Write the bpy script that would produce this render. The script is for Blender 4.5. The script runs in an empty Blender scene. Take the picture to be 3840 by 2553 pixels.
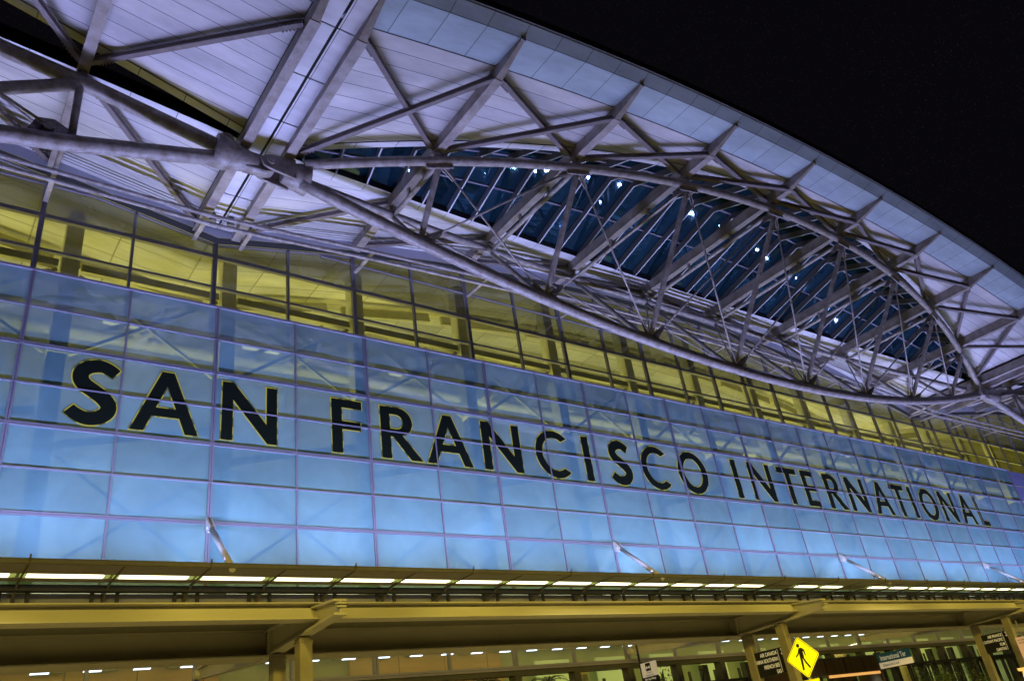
import bpy, math, random
from math import radians, pi, sin, cos, sqrt
from mathutils import Vector, Matrix
random.seed(7)
SC = bpy.context.scene
COL = SC.collection
# ------------------------------------------------------------------ camera
cd = bpy.data.cameras.new("camera"); cam = bpy.data.objects.new("camera", cd); COL.objects.link(cam)
cd.sensor_width = 36.0; cd.lens = 27.803; cd.clip_start = 0.1; cd.clip_end = 2000
Rm = [[0.80173, -0.58136, -0.13874], [0.18490, 0.46200, -0.86739], [0.56836, 0.66976, 0.47789]]
mx = Matrix(((Rm[0][0], -Rm[1][0], -Rm[2][0]), (Rm[0][1], -Rm[1][1], -Rm[2][1]), (Rm[0][2], -Rm[1][2], -Rm[2][2]))).to_4x4()
cam.matrix_world = Matrix.Translation((-1.7592, -25.59, 1.65)) @ mx
SC.camera = cam
# ------------------------------------------------------------------ world: night sky
world = bpy.data.worlds.new("World"); SC.world = world; world.use_nodes = True
wn, wl = world.node_tree.nodes, world.node_tree.links
bg = wn["Background"]
sky = wn.new("ShaderNodeTexSky"); sky.sky_type = 'NISHITA'; sky.sun_disc = False
sky.sun_elevation = radians(-6); sky.sun_rotation = radians(200)
tc = wn.new("ShaderNodeTexCoord")
vo = wn.new("ShaderNodeTexVoronoi"); vo.inputs['Scale'].default_value = 420
wl.new(tc.outputs['Generated'], vo.inputs['Vector'])
mr = wn.new("ShaderNodeMapRange"); mr.inputs[1].default_value = 0.0; mr.inputs[2].default_value = 0.16
mr.inputs[3].default_value = 0.05; mr.inputs[4].default_value = 0.0
wl.new(vo.outputs['Distance'], mr.inputs[0])
sp = wn.new("ShaderNodeSeparateColor"); wl.new(vo.outputs['Color'], sp.inputs[0])
mu = wn.new("ShaderNodeMath"); mu.operation = 'MULTIPLY'; wl.new(mr.outputs[0], mu.inputs[0]); wl.new(sp.outputs[0], mu.inputs[1])
ad = wn.new("ShaderNodeMix"); ad.data_type = 'RGBA'; ad.blend_type = 'ADD'; ad.inputs[0].default_value = 1.0
sk = wn.new("ShaderNodeMix"); sk.data_type = 'RGBA'; sk.inputs[0].default_value = 0.04
sk.inputs[6].default_value = (0.0024, 0.0020, 0.0032, 1)
wl.new(sky.outputs[0], sk.inputs[7]); wl.new(sk.outputs[2], ad.inputs[6]); wl.new(mu.outputs[0], ad.inputs[7])
wl.new(ad.outputs[2], bg.inputs['Color']); bg.inputs['Strength'].default_value = 1.0
SC.view_settings.view_transform = 'Standard'; SC.view_settings.look = 'None'
SC.view_settings.exposure = 0.0; SC.view_settings.gamma = 1.0
SC.cycles.use_denoising = True
SC.cycles.max_bounces = 6; SC.cycles.transparent_max_bounces = 12
SC.cycles.caustics_reflective = False; SC.cycles.caustics_refractive = False
SC.cycles.sample_clamp_indirect = 4.0
# ------------------------------------------------------------------ lamps
def lamp(name, kind, loc, energy, color, target=None, **kw):
    l = bpy.data.lights.new(name, kind); l.energy = energy; l.color = color
    for k, v in kw.items(): setattr(l, k, v)
    o = bpy.data.objects.new(name, l); COL.objects.link(o); o.location = loc
    if target is not None:
        d = Vector(target) - Vector(loc); o.rotation_euler = d.to_track_quat('-Z', 'Y').to_euler()
    return o
VIO = (0.44, 0.445, 1.0)
# violet floodlights standing on top of the light shelf, one per strut bay third
for i in range(-3, 28):
    x = 3.0 * i
    lamp("floodlight", 'AREA', (x, -2.15, 8.35), 88, VIO, (x, -3.9, 18.0), shape='RECTANGLE', size=2.5, size_y=0.35, spread=radians(84))
    if -2 <= i <= 26: lamp("wall_washer", 'AREA', (x + 1.5, -2.3, 8.25), 205, (0.43, 0.52, 1.0), (x + 1.5, -.1, 16.5), shape='RECTANGLE', size=0.4, size_y=0.12, spread=radians(146))
for k in range(4):      # a pair of small uplights at the foot of each tie strut
    for dx in (-.75, .75):
        lamp("strut_uplight", 'AREA', (6 + 18 * k + dx, -.62, 8.3), 11, (0.48, 0.62, 1.0), (6 + 18 * k + dx * .3, -.12, 11.5), shape='RECTANGLE', size=0.10, size_y=0.08, spread=radians(110))
for i in range(-1, 12):
    x = 9.0 * i + 4
    lamp("hall_uplight", 'AREA', (x, 4.2, 17.0), 330, (1.0, 0.93, 0.15), (x, 4.6, 26), shape='RECTANGLE', size=7, size_y=2.5)
for i in range(-1, 9):
    x = 9.0 * i + 4
    lamp("hall_floor_light", 'AREA', (x, 5.2, 8.6), 330, (0.90, 1.0, 0.85), (x, 6.6, 14), shape='RECTANGLE', size=7, size_y=1.5)
for i in range(0, 9):
    x = 7.5 * i + 2
    lamp("lobby_light", 'AREA', (x, 4.0, 7.6), 85, (1.0, 0.84, 0.26), (x, 4.0, 0), shape='RECTANGLE', size=5, size_y=3)
for x in [-9 + 6.4 * k for k in range(11)]:
    lamp("street_lamp_light", 'SPOT', (x, -21.0, 9.0), 2700, (1.0, 0.77, 0.12), (x + 6, -9.0, 4.0), spot_size=radians(72), spot_blend=0.45, shadow_soft_size=0.35)
for x in (-2, 14, 30, 46):  # unseen spots added so the road bounces warm light up under the canopy
    lamp("road_bounce_light", 'SPOT', (x, -15, 9.5), 7000, (1.0, 0.80, 0.25), (x, -12.5, 0), spot_size=radians(95), spot_blend=0.5, shadow_soft_size=0.12)
# ------------------------------------------------------------------ materials
def mat(name, col, rough=0.5, metal=0.0, noise=0.0, nscale=3.0, bump=0.0, spec=0.5, stretch=(1, 1, 1), dirt=None, emit=None, estr=0.0):
    m = bpy.data.materials.new(name); m.use_nodes = True
    n, l = m.node_tree.nodes, m.node_tree.links; b = n["Principled BSDF"]
    b.inputs['Base Color'].default_value = (*col, 1); b.inputs['Roughness'].default_value = rough
    b.inputs['Metallic'].default_value = metal; b.inputs['Specular IOR Level'].default_value = spec
    if emit: b.inputs['Emission Color'].default_value = (*emit, 1); b.inputs['Emission Strength'].default_value = estr
    if noise or bump or dirt:
        t = n.new("ShaderNodeTexCoord"); mp = n.new("ShaderNodeMapping"); mp.inputs['Scale'].default_value = stretch
        l.new(t.outputs['Object'], mp.inputs[0])
        nz = n.new("ShaderNodeTexNoise"); nz.inputs['Scale'].default_value = nscale; nz.inputs['Detail'].default_value = 7; nz.inputs['Roughness'].default_value = 0.65
        l.new(mp.outputs[0], nz.inputs['Vector'])
        cr = n.new("ShaderNodeValToRGB"); cr.color_ramp.elements[0].position = 0.3; cr.color_ramp.elements[1].position = 0.7
        lo = dirt if dirt else tuple(c * (1 - noise) for c in col); hi = tuple(min(1, c * (1 + noise)) for c in col)
        cr.color_ramp.elements[0].color = (*lo, 1); cr.color_ramp.elements[1].color = (*hi, 1)
        l.new(nz.outputs[0], cr.inputs[0]); l.new(cr.outputs[0], b.inputs['Base Color'])
        m['ramp'] = cr.name
        if bump:
            bp = n.new("ShaderNodeBump"); bp.inputs['Strength'].default_value = bump; bp.inputs['Distance'].default_value = 0.02
            l.new(nz.outputs[0], bp.inputs['Height']); l.new(bp.outputs[0], b.inputs['Normal'])
    return m

def panel_mat(name, col, sx, sy, wx, wy, ox=0.0, oy=0.0, ax=1, blot=0.26, rough=0.45, line=(0.05, 0.05, 0.06), var=0.12):
    """painted metal panels with dark joints every sx metres in x and sy in y (object space)"""
    m = mat(name, col, rough, noise=blot, nscale=0.7, stretch=(0.35, 1.3, 1))
    n, l = m.node_tree.nodes, m.node_tree.links; b = n["Principled BSDF"]
    t = n.new("ShaderNodeTexCoord"); s = n.new("ShaderNodeSeparateXYZ"); l.new(t.outputs['Object'], s.inputs[0])
    def M(op, a, bb):
        x = n.new("ShaderNodeMath"); x.operation = op
        for i, v in enumerate((a, bb)):
            if v is None: continue
            if isinstance(v, (int, float)): x.inputs[i].default_value = v
            else: l.new(v, x.inputs[i])
        return x.outputs[0]
    masks = []; cells = []
    for out, st, w, o in ((s.outputs[0], sx, wx, ox), (s.outputs[ax], sy, wy, oy)):
        if not st: continue
        u = M('DIVIDE', M('SUBTRACT', out, o), st)
        fr = M('FRACT', u, None); cells.append(M('FLOOR', u, None))
        masks.append(M('LESS_THAN', fr, w / st))
    mk = masks[0] if len(masks) == 1 else M('MAXIMUM', masks[0], masks[1])
    cv = cells[0] if len(cells) == 1 else M('ADD', cells[0], M('MULTIPLY', cells[1], 7.31))
    wnz = n.new("ShaderNodeTexWhiteNoise"); wnz.noise_dimensions = '1D'; l.new(cv, wnz.inputs['W'])
    hv = n.new("ShaderNodeHueSaturation"); l.new(n[m['ramp']].outputs[0], hv.inputs['Color'])
    l.new(M('ADD', M('MULTIPLY', wnz.outputs[0], var * 2), 1 - var), hv.inputs['Value'])
    mxn = n.new("ShaderNodeMix"); mxn.data_type = 'RGBA'; l.new(mk, mxn.inputs[0]); l.new(hv.outputs[0], mxn.inputs[6])
    mxn.inputs[7].default_value = (*line, 1); l.new(mxn.outputs[2], b.inputs['Base Color'])
    return m

def glass_mat(name, col, trans, gloss, rough=0.06, tint=(1, 1, 1), var=0.15, bump=0.02, fres=0.9, mot=0.13):
    """fritted or clear glazing: diffuse frit + see-through share + reflection, each pane slightly different"""
    m = bpy.data.materials.new(name); m.use_nodes = True
    n, l = m.node_tree.nodes, m.node_tree.links
    for x in list(n):
        if x.type != 'OUTPUT_MATERIAL': n.remove(x)
    out = [x for x in n if x.type == 'OUTPUT_MATERIAL'][0]
    oi = n.new("ShaderNodeObjectInfo"); ge = n.new("ShaderNodeNewGeometry")
    a = n.new("ShaderNodeMath"); a.operation = 'ADD'; l.new(oi.outputs['Random'], a.inputs[0]); l.new(ge.outputs['Random Per Island'], a.inputs[1])
    fr = n.new("ShaderNodeMath"); fr.operation = 'FRACT'; l.new(a.outputs[0], fr.inputs[0])
    pw = n.new("ShaderNodeMapRange"); l.new(fr.outputs[0], pw.inputs[0]); pw.inputs[3].default_value = 1 - var; pw.inputs[4].default_value = 1 + var * 0.6
    t = n.new("ShaderNodeTexCoord")
    nz = n.new("ShaderNodeTexNoise"); nz.inputs['Scale'].default_value = 0.45; nz.inputs['Detail'].default_value = 5; nz.inputs['Distortion'].default_value = 2.2; nz.noise_dimensions = '4D'
    l.new(t.outputs['Object'], nz.inputs['Vector']); ml = n.new("ShaderNodeMath"); ml.operation = 'MULTIPLY'; ml.inputs[1].default_value = 0.4
    l.new(fr.outputs[0], ml.inputs[0]); l.new(ml.outputs[0], nz.inputs['W'])
    v2 = n.new("ShaderNodeMapRange"); l.new(nz.outputs[0], v2.inputs[0]); v2.inputs[1].default_value = 0.3; v2.inputs[2].default_value = 0.7
    v2.inputs[3].default_value = 1 - mot; v2.inputs[4].default_value = 1 + mot
    mm = n.new("ShaderNodeMath"); mm.operation = 'MULTIPLY'; l.new(pw.outputs[0], mm.inputs[0]); l.new(v2.outputs[0], mm.inputs[1])
    hs = n.new("ShaderNodeHueSaturation"); hs.inputs['Color'].default_value = (*col, 1); l.new(mm.outputs[0], hs.inputs['Value'])
    d = n.new("ShaderNodeBsdfDiffuse"); l.new(hs.outputs[0], d.inputs['Color'])
    g = n.new("ShaderNodeBsdfGlossy"); g.inputs['Roughness'].default_value = rough; g.inputs['Color'].default_value = (*tint, 1)
    bz = n.new("ShaderNodeTexNoise"); bz.inputs['Scale'].default_value = 0.5; bz.inputs['Detail'].default_value = 1; bz.noise_dimensions = '4D'
    l.new(t.outputs['Object'], bz.inputs['Vector']); m6 = n.new("ShaderNodeMath"); m6.operation = 'MULTIPLY'; m6.inputs[1].default_value = 9; l.new(fr.outputs[0], m6.inputs[0]); l.new(m6.outputs[0], bz.inputs['W'])
    bp = n.new("ShaderNodeBump"); bp.inputs['Strength'].default_value = 1.0; bp.inputs['Distance'].default_value = bump
    l.new(bz.outputs[0], bp.inputs['Height']); l.new(bp.outputs[0], g.inputs['Normal'])
    tr = n.new("ShaderNodeBsdfTransparent"); tr.inputs['Color'].default_value = (*tint, 1)
    m1 = n.new("ShaderNodeMixShader"); m1.inputs[0].default_value = trans; l.new(d.outputs[0], m1.inputs[1]); l.new(tr.outputs[0], m1.inputs[2])
    lw = n.new("ShaderNodeFresnel"); lw.inputs['IOR'].default_value = 1.5
    fm = n.new("ShaderNodeMath"); fm.operation = 'MULTIPLY_ADD'; l.new(lw.outputs[0], fm.inputs[0]); fm.inputs[1].default_value = fres; fm.inputs[2].default_value = gloss
    fm.use_clamp = True
    m2 = n.new("ShaderNodeMixShader"); l.new(fm.outputs[0], m2.inputs[0]); l.new(m1.outputs[0], m2.inputs[1]); l.new(g.outputs[0], m2.inputs[2])
    l.new(m2.outputs[0], out.inputs['Surface'])
    return m

def emis(name, col, s):
    m = bpy.data.materials.new(name); m.use_nodes = True
    n, l = m.node_tree.nodes, m.node_tree.links; b = n["Principled BSDF"]
    b.inputs['Base Color'].default_value = (0.8, 0.8, 0.8, 1); b.inputs['Emission Color'].default_value = (*col, 1); b.inputs['Emission Strength'].default_value = s
    return m

M_SOFFIT = panel_mat("soffit_panels", (0.50, 0.48, 0.50), 0, 0.6, 0, 0.022, oy=-0.2, var=0.06)
M_EAVE = panel_mat("eave_panels", (0.36, 0.44, 0.52), 1.5, 0, 0.025, 0, ox=0.0, var=0.07)
M_EDGE = panel_mat("edge_panels", (0.22, 0.26, 0.30), 1.5, 0, 0.03, 0, var=0.05)
M_TRIM = panel_mat("trim_panels", (0.58, 0.57, 0.62), 1.5, 0, 0.025, 0, var=0.05)
M_STEEL = mat("painted_steel", (0.31, 0.285, 0.29), 0.42, noise=0.18, nscale=3.5, bump=0.25, dirt=(0.14, 0.105, 0.09))
M_RIB = mat("rib_steel", (0.30, 0.265, 0.26), 0.5, noise=0.2, nscale=1.8, bump=0.1, dirt=(0.17, 0.135, 0.12))
M_BRACE = mat("brace_steel", (0.15, 0.12, 0.12), 0.5, noise=0.2)
M_DARK = mat("dark_steel", (0.10, 0.09, 0.09), 0.5, noise=0.2)
M_BLACK = mat("black_gap", (0.012, 0.012, 0.014), 0.7, noise=0.1)
M_FRAME = mat("aluminium_frame", (0.20, 0.185, 0.26), 0.42, noise=0.06, nscale=6)
M_FRAME2 = mat("flange_painted_lit", (0.45, 0.46, 0.52), 0.4, noise=0.05)  # pale tone puts the lit underside of the skylight bars into the colour
M_DARKFRAME = mat("dark_bronze_frame", (0.055, 0.05, 0.045), 0.45, noise=0.15)
M_FASCIA = mat("fascia_metal", (0.30, 0.30, 0.38), 0.45, noise=0.08, nscale=1.0)
M_ROOFTOP = mat("roof_sheet", (0.12, 0.12, 0.13), 0.6, noise=0.15)
M_BLUE = glass_mat("fritted_screen_glass", (0.185, 0.37, 0.47), 0.20, 0.16, rough=0.045, tint=(0.80, 0.90, 1.0), bump=0.03, mot=0.13, fres=0.7, var=0.2)
M_CLEAR = glass_mat("clear_hall_glass", (0.16, 0.16, 0.12), 0.80, 0.02, tint=(0.92, 0.92, 0.80), bump=0.01)
M_FRIT2 = glass_mat("milky_hall_glass", (0.16, 0.15, 0.12), 0.28, 0.06, tint=(0.80, 0.82, 0.72), bump=0.01)
M_LOBBY = glass_mat("lobby_glass", (0.10, 0.11, 0.08), 0.88, 0.0, tint=(0.95, 0.98, 0.9), bump=0.006, fres=0.3)
M_LOWER = glass_mat("lower_wall_glass", (0.28, 0.32, 0.36), 0.60, 0.0, rough=0.25, tint=(0.95, 0.95, 0.95), bump=0.008, fres=0.15)
M_SIDE = mat("side_wall_panel", (0.22, 0.22, 0.42), 0.5, noise=0.1)
M_SKYG = glass_mat("skylight_glass", (0.006, 0.024, 0.042), 0.05, 0.12, rough=0.03, tint=(0.35, 0.62, 0.95), var=0.5, bump=0.006)
M_BEAM = mat("cream_canopy_steel", (0.46, 0.43, 0.36), 0.5, noise=0.10, nscale=1.5, bump=0.06, stretch=(0.25, 1, 1))
M_POST = mat("brown_post_paint", (0.27, 0.24, 0.18), 0.5, noise=0.15, nscale=2.0, bump=0.06)
M_DECK = mat("canopy_deck", (0.16, 0.15, 0.12), 0.6, noise=0.15)
M_SHELF = mat("shelf_panel", (0.42, 0.37, 0.27), 0.45, noise=0.08, nscale=0.8)
M_STRUT = mat("white_strut_paint", (0.55, 0.53, 0.56), 0.35, noise=0.05)
M_BRACK = mat("bracket_brown", (0.13, 0.11, 0.08), 0.5, noise=0.1)
M_LAMP = emis("lamp_tube_white", (1.0, 0.95, 0.62), 3.6)
M_LAMPEND = emis("lamp_end_green", (0.50, 0.62, 0.12), 0.45)
M_LAMPOFF = mat("lamp_off", (0.30, 0.25, 0.14), 0.4)
M_HALLAMP = emis("hall_lamp_yellow", (1.0, 0.95, 0.40), 1.6)
M_CEIL = emis("ceiling_lamp", (0.62, 0.80, 1.0), 4.5)
M_DOT = emis("led_dot", (1.0, 0.97, 0.75), 5.0)
M_HALL = panel_mat("hall_wall", (0.56, 0.54, 0.38), 3.0, 2.2, .04, .04, ax=2, var=0.14, line=(0.3, 0.29, 0.18))
M_HCEIL = panel_mat("hall_ceiling_panels", (0.50, 0.48, 0.34), 3.0, 1.2, .06, .05, var=0.12, line=(0.25, 0.24, 0.15))
M_HALLSTEEL = mat("hall_steel", (0.38, 0.36, 0.22), 0.5, noise=0.1)
M_HALLCOL = mat("hall_column", (0.62, 0.60, 0.42), 0.6, noise=0.1)
M_WOOD = mat("orange_wood_panels", (0.62, 0.36, 0.12), 0.5, noise=0.15, nscale=1, stretch=(0.3, 1, 4))
M_LWALL = mat("lobby_wall", (0.42, 0.46, 0.30), 0.6, noise=0.12, nscale=0.5)
M_LCOL = mat("lobby_column", (0.70, 0.58, 0.22), 0.5, noise=0.1)
M_BRONZE = mat("polished_bronze", (0.20, 0.13, 0.07), 0.30, metal=0.75, noise=0.35, nscale=1.2, stretch=(3, 1, 0.2))
M_LETTER = mat("letter_film", (0.004, 0.008, 0.005), 0.7, noise=0.1, spec=0.15)
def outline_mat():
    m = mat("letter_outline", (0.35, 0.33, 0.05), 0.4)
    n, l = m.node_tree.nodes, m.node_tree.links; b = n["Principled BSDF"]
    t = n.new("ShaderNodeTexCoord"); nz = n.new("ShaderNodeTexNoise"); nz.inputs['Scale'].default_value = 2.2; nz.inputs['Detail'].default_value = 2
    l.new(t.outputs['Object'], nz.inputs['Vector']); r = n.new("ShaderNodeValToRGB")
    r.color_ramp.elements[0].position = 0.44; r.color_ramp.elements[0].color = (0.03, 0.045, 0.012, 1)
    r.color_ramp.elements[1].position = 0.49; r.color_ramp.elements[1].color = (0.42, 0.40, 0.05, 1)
    l.new(nz.outputs[0], r.inputs[0]); l.new(r.outputs[0], b.inputs['Emission Color']); b.inputs['Emission Strength'].default_value = 0.65  # broken yellow glow painted in for hall light through a clear letter edge
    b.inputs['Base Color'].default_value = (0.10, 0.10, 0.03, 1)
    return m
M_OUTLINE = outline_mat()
M_GROUND = mat("pavement_concrete", (0.30, 0.29, 0.27), 0.8, noise=0.15, nscale=1.5)
M_ROAD = mat("asphalt", (0.055, 0.055, 0.055), 0.85, noise=0.25, nscale=8, bump=0.3)
M_WHITE = mat("white_paint", (0.75, 0.74, 0.70), 0.6, noise=0.1)
M_SIGNBLK = mat("sign_black", (0.008, 0.008, 0.009), 0.4, noise=0.1)
M_SIGNTXT = mat("sign_lettering", (0.70, 0.66, 0.50), 0.5, emit=(0.75, 0.68, 0.45), estr=0.28)
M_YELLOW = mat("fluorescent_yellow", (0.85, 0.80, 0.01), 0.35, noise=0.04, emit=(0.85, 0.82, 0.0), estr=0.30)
M_SIGNBACK = mat("sign_aluminium", (0.5, 0.48, 0.42), 0.35, metal=0.6)
M_TEAL = mat("sign_teal", (0.01, 0.075, 0.08), 0.5, noise=0.1, emit=(0.02, 0.12, 0.12), estr=0.12)
M_CREAM = mat("sign_cream", (0.72, 0.62, 0.45), 0.5, noise=0.05, emit=(0.8, 0.65, 0.42), estr=0.35)
M_PALM = mat("palm_leaf", (0.02, 0.028, 0.010), 0.6, noise=0.3)
M_LEAF = mat("tree_leaf", (0.10, 0.15, 0.03), 0.5, noise=0.4, nscale=3)
M_BARK = mat("bark", (0.09, 0.07, 0.045), 0.9, noise=0.3)
M_ORANGE = emis("orange_lamp_glow", (1.0, 0.45, 0.10), 0.8)
M_PINK = mat("notice_pink", (0.62, 0.42, 0.30), 0.6, noise=0.08, emit=(0.7, 0.42, 0.28), estr=0.3)
# ------------------------------------------------------------------ mesh builder
class MB:
    def __init__(s): s.v = []; s.f = []
    def add(s, vs, fs):
        o = len(s.v); s.v += [tuple(v) for v in vs]; s.f += [tuple(i + o for i in f) for f in fs]; return s
    def box(s, x0, x1, y0, y1, z0, z1):
        return s.add([(x0, y0, z0), (x1, y0, z0), (x1, y1, z0), (x0, y1, z0), (x0, y0, z1), (x1, y0, z1), (x1, y1, z1), (x0, y1, z1)],
                     [(0, 3, 2, 1), (4, 5, 6, 7), (0, 1, 5, 4), (1, 2, 6, 5), (2, 3, 7, 6), (3, 0, 4, 7)])
    def hexa(s, a, b):
        """a, b: two quads (4 points each) joined"""
        return s.add(list(a) + list(b), [(0, 3, 2, 1), (4, 5, 6, 7), (0, 1, 5, 4), (1, 2, 6, 5), (2, 3, 7, 6), (3, 0, 4, 7)])
    def quad(s, a, b, c, d): return s.add([a, b, c, d], [(0, 1, 2, 3)])
    def tube(s, pts, r, n=12, caps=True):
        pts = [Vector(p) for p in pts]; rs = r if isinstance(r, (list, tuple)) else [r] * len(pts)
        o = len(s.v); up = None
        for i, p in enumerate(pts):
            if i == 0: t = pts[1] - p
            elif i == len(pts) - 1: t = p - pts[i - 1]
            else: t = (pts[i + 1] - p).normalized() + (p - pts[i - 1]).normalized()
            t.normalize()
            if up is None:
                up = Vector((0, 0, 1)) if abs(t.z) < 0.9 else Vector((1, 0, 0))
            u = t.cross(up).normalized(); w = u.cross(t).normalized(); up = w
            for k in range(n):
                a = 2 * pi * k / n; s.v.append(tuple(p + (u * cos(a) + w * sin(a)) * rs[i]))
        for i in range(len(pts) - 1):
            for k in range(n):
                a = o + i * n + k; b = o + i * n + (k + 1) % n; s.f.append((a, b, b + n, a + n))
        if caps:
            s.f.append(tuple(o + k for k in reversed(range(n)))); e = o + (len(pts) - 1) * n
            s.f.append(tuple(e + k for k in range(n)))
        return s
    def bar(s, p, q, w, h, up=(0, 0, 1)):
        """rectangular bar from p to q, w across, h along 'up'"""
        p, q = Vector(p), Vector(q); t = (q - p).normalized(); u = t.cross(Vector(up)).normalized() * (w / 2); k = u.cross(t).normalized() * (h / 2)
        return s.hexa([p - u - k, p + u - k, p + u + k, p - u + k], [q - u - k, q + u - k, q + u + k, q - u + k])
    def ibar(s, p, q, w, h, tf=0.03, tw=0.02, up=(0, 0, 1)):
        p, q = Vector(p), Vector(q); t = (q - p).normalized(); u = t.cross(Vector(up)).normalized(); k = u.cross(t).normalized()
        s.bar(p + k * (h / 2 - tf / 2), q + k * (h / 2 - tf / 2), w, tf, up); s.bar(p - k * (h / 2 - tf / 2), q - k * (h / 2 - tf / 2), w, tf, up)
        return s.bar(p, q, tw, h - 2 * tf, up)
    def prism(s, poly, d, f):
        """poly: list of 2D points, f maps (u,v,depth)->xyz"""
        n = len(poly); a = [f(u, v, 0) for u, v in poly]; b = [f(u, v, d) for u, v in poly]
        return s.add(a + b, [tuple(range(n))[::-1], tuple(n + i for i in range(n))] + [(i, (i + 1) % n, n + (i + 1) % n, n + i) for i in range(n)])
    def build(s, name, m, parent=None, smooth=False, label=None):
        me = bpy.data.meshes.new(name); me.from_pydata(s.v, [], s.f); me.update()
        if smooth:
            me.polygons.foreach_set('use_smooth', [len(p.vertices) == 4 for p in me.polygons])
        me.materials.append(m); o = bpy.data.objects.new(name, me); COL.objects.link(o)
        if parent is not None: o.parent = parent
        if label: o['label'] = label
        return o

def tag(o, label, cat, group=None):
    o['label'] = label; o['category'] = cat
    if group: o['group'] = group
    return o
def empty(name, label, cat, group=None, loc=(0, 0, 0)):
    o = bpy.data.objects.new(name, None); COL.objects.link(o); o.location = loc; o.empty_display_size = 0.3
    return tag(o, label, cat, group)
def copy_part(src, parent, off=None, name=None):
    c = src.copy(); COL.objects.link(c); c.parent = parent
    if off is not None: c.location = Vector(src.location) + Vector(off)
    return c
def struct(o): o['kind'] = 'structure'; return o
# ------------------------------------------------------------------ roof curve
def ss(x):
    u = (x - 33) / 27.0; return max(0.0, 1 - u * u) if 6 <= x <= 60 else 0.0
def zr(x):
    if x < 6: d = 6 - x; return 21.35 + .2 * d - .002 * d * d
    if x > 60: d = x - 60; return 21.35 + .2 * d - .002 * d * d
    return 21.35 + 3.05 * ss(x)
SO = 0.95          # soffit above the chord line
YC = -4.95
def yF(x): return -4.8 - 5.0 * ss(x)
def yR(x): return -4.8 + 4.35 * ss(x)
def yA(x):
    if 6 <= x <= 60: return -4.45 - 5.35 * ss(x)
    d = (6 - x) if x < 6 else (x - 60); return -4.75 - 0.11 * d
def yB(x):
    if 6 <= x <= 60: return -4.75 + 3.5 * ss(x)
    d = (6 - x) if x < 6 else (x - 60); return -4.65 + 0.05 * d
def zB(x): return 21.35 - 3.65 * ss(x)
XL, XR = -18.0, 108.0
def xs_range(a, b, st):
    n = max(1, int(round((b - a) / st))); return [a + (b - a) * i / n for i in range(n + 1)]
# ------------------------------------------------------------------ ground
struct(MB().box(-200, 300, -120, 200, -0.5, -0.12).build("ground", M_GROUND))
struct(MB().box(-150, 250, -40, -14.5, -0.11, 0.0).build("road", M_ROAD))
struct(MB().box(-150, 250, -14.5, 0.4, -0.11, 0.15).build("pavement", M_GROUND))
struct(MB().box(-150, 250, -60, -40, -0.11, 0.15).build("far_pavement", M_GROUND))
mk = MB()
for i in range(12): mk.box(17.0 + i * 0.0, 19.5, -38.5 + i * 2.0, -37.4 + i * 2.0, 0.004, 0.008)
struct(mk.build("crossing_marking", M_WHITE))
mk = MB()
for i in range(-12, 24): mk.box(i * 9.0, i * 9.0 + 3, -27.2, -27.05, 0.004, 0.008)
struct(mk.build("lane_marking", M_WHITE))
# ------------------------------------------------------------------ terminal building
T = empty("terminal_building", "glass fronted airport terminal with curved steel roof and big dark sign lettering", "building")
# --- soffit
def strip(xa, xb, y0, y1, z0, z1, st=1.5, th=0.0):
    m = MB(); xs = xs_range(xa, xb, st)
    for a, b in zip(xs[:-1], xs[1:]):
        m.quad((a, y0(a), z0(a)), (a, y1(a), z1(a)), (b, y1(b), z1(b)), (b, y0(b), z0(b)))
    return m
zs = lambda x: zr(x) + SO
def add(m1, m2): m1.add(m2.v, m2.f); return m1
so = MB()
for a, b in ((XL, 5.0), (6.9, 59.1), (61.0, XR)):
    add(so, strip(a, b, lambda x: -11.0, lambda x: yA(x) - 0.35, zs, zs))
    add(so, strip(a, b, lambda x: yB(x) + 0.45, lambda x: 0.35, zs, zs))
so.build("soffit", M_SOFFIT, T)
for a, b in ((XL, 5.0), (7.0, 59.0), (61.0, XR)):
    tr = MB()
    add(tr, strip(a, b, lambda x: yA(x) - 0.32, yA, lambda x: zs(x) - .03, lambda x: zs(x) - .03, 0.75))
    add(tr, strip(a, b, yA, yA, lambda x: zs(x) - .03, lambda x: zs(x) + .05, 0.75))
    tr.build("front_trim", M_TRIM, T)
    strip(a, b, yB, lambda x: yB(x) + 0.42, lambda x: zs(x) - .03, lambda x: zs(x) - .03, 0.75).build("rear_trim", M_TRIM, T)
for a, b in ((XL, 5.0), (6.8, 59.2), (61.0, XR)):
    cb = MB()
    add(cb, strip(a, b, lambda x: yB(x) - .0, lambda x: yB(x) - .02, lambda x: zs(x) - .02, lambda x: zs(x) + .55, 0.75))
    cb.build("rear_curb", M_BLACK, T)  # black puts the shade on this curb face into its colour
    strip(a, b, lambda x: yA(x) + .02, lambda x: yA(x), lambda x: zs(x) - .02, lambda x: zs(x) + .40, 0.75).build("front_curb", M_BLACK, T)
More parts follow.
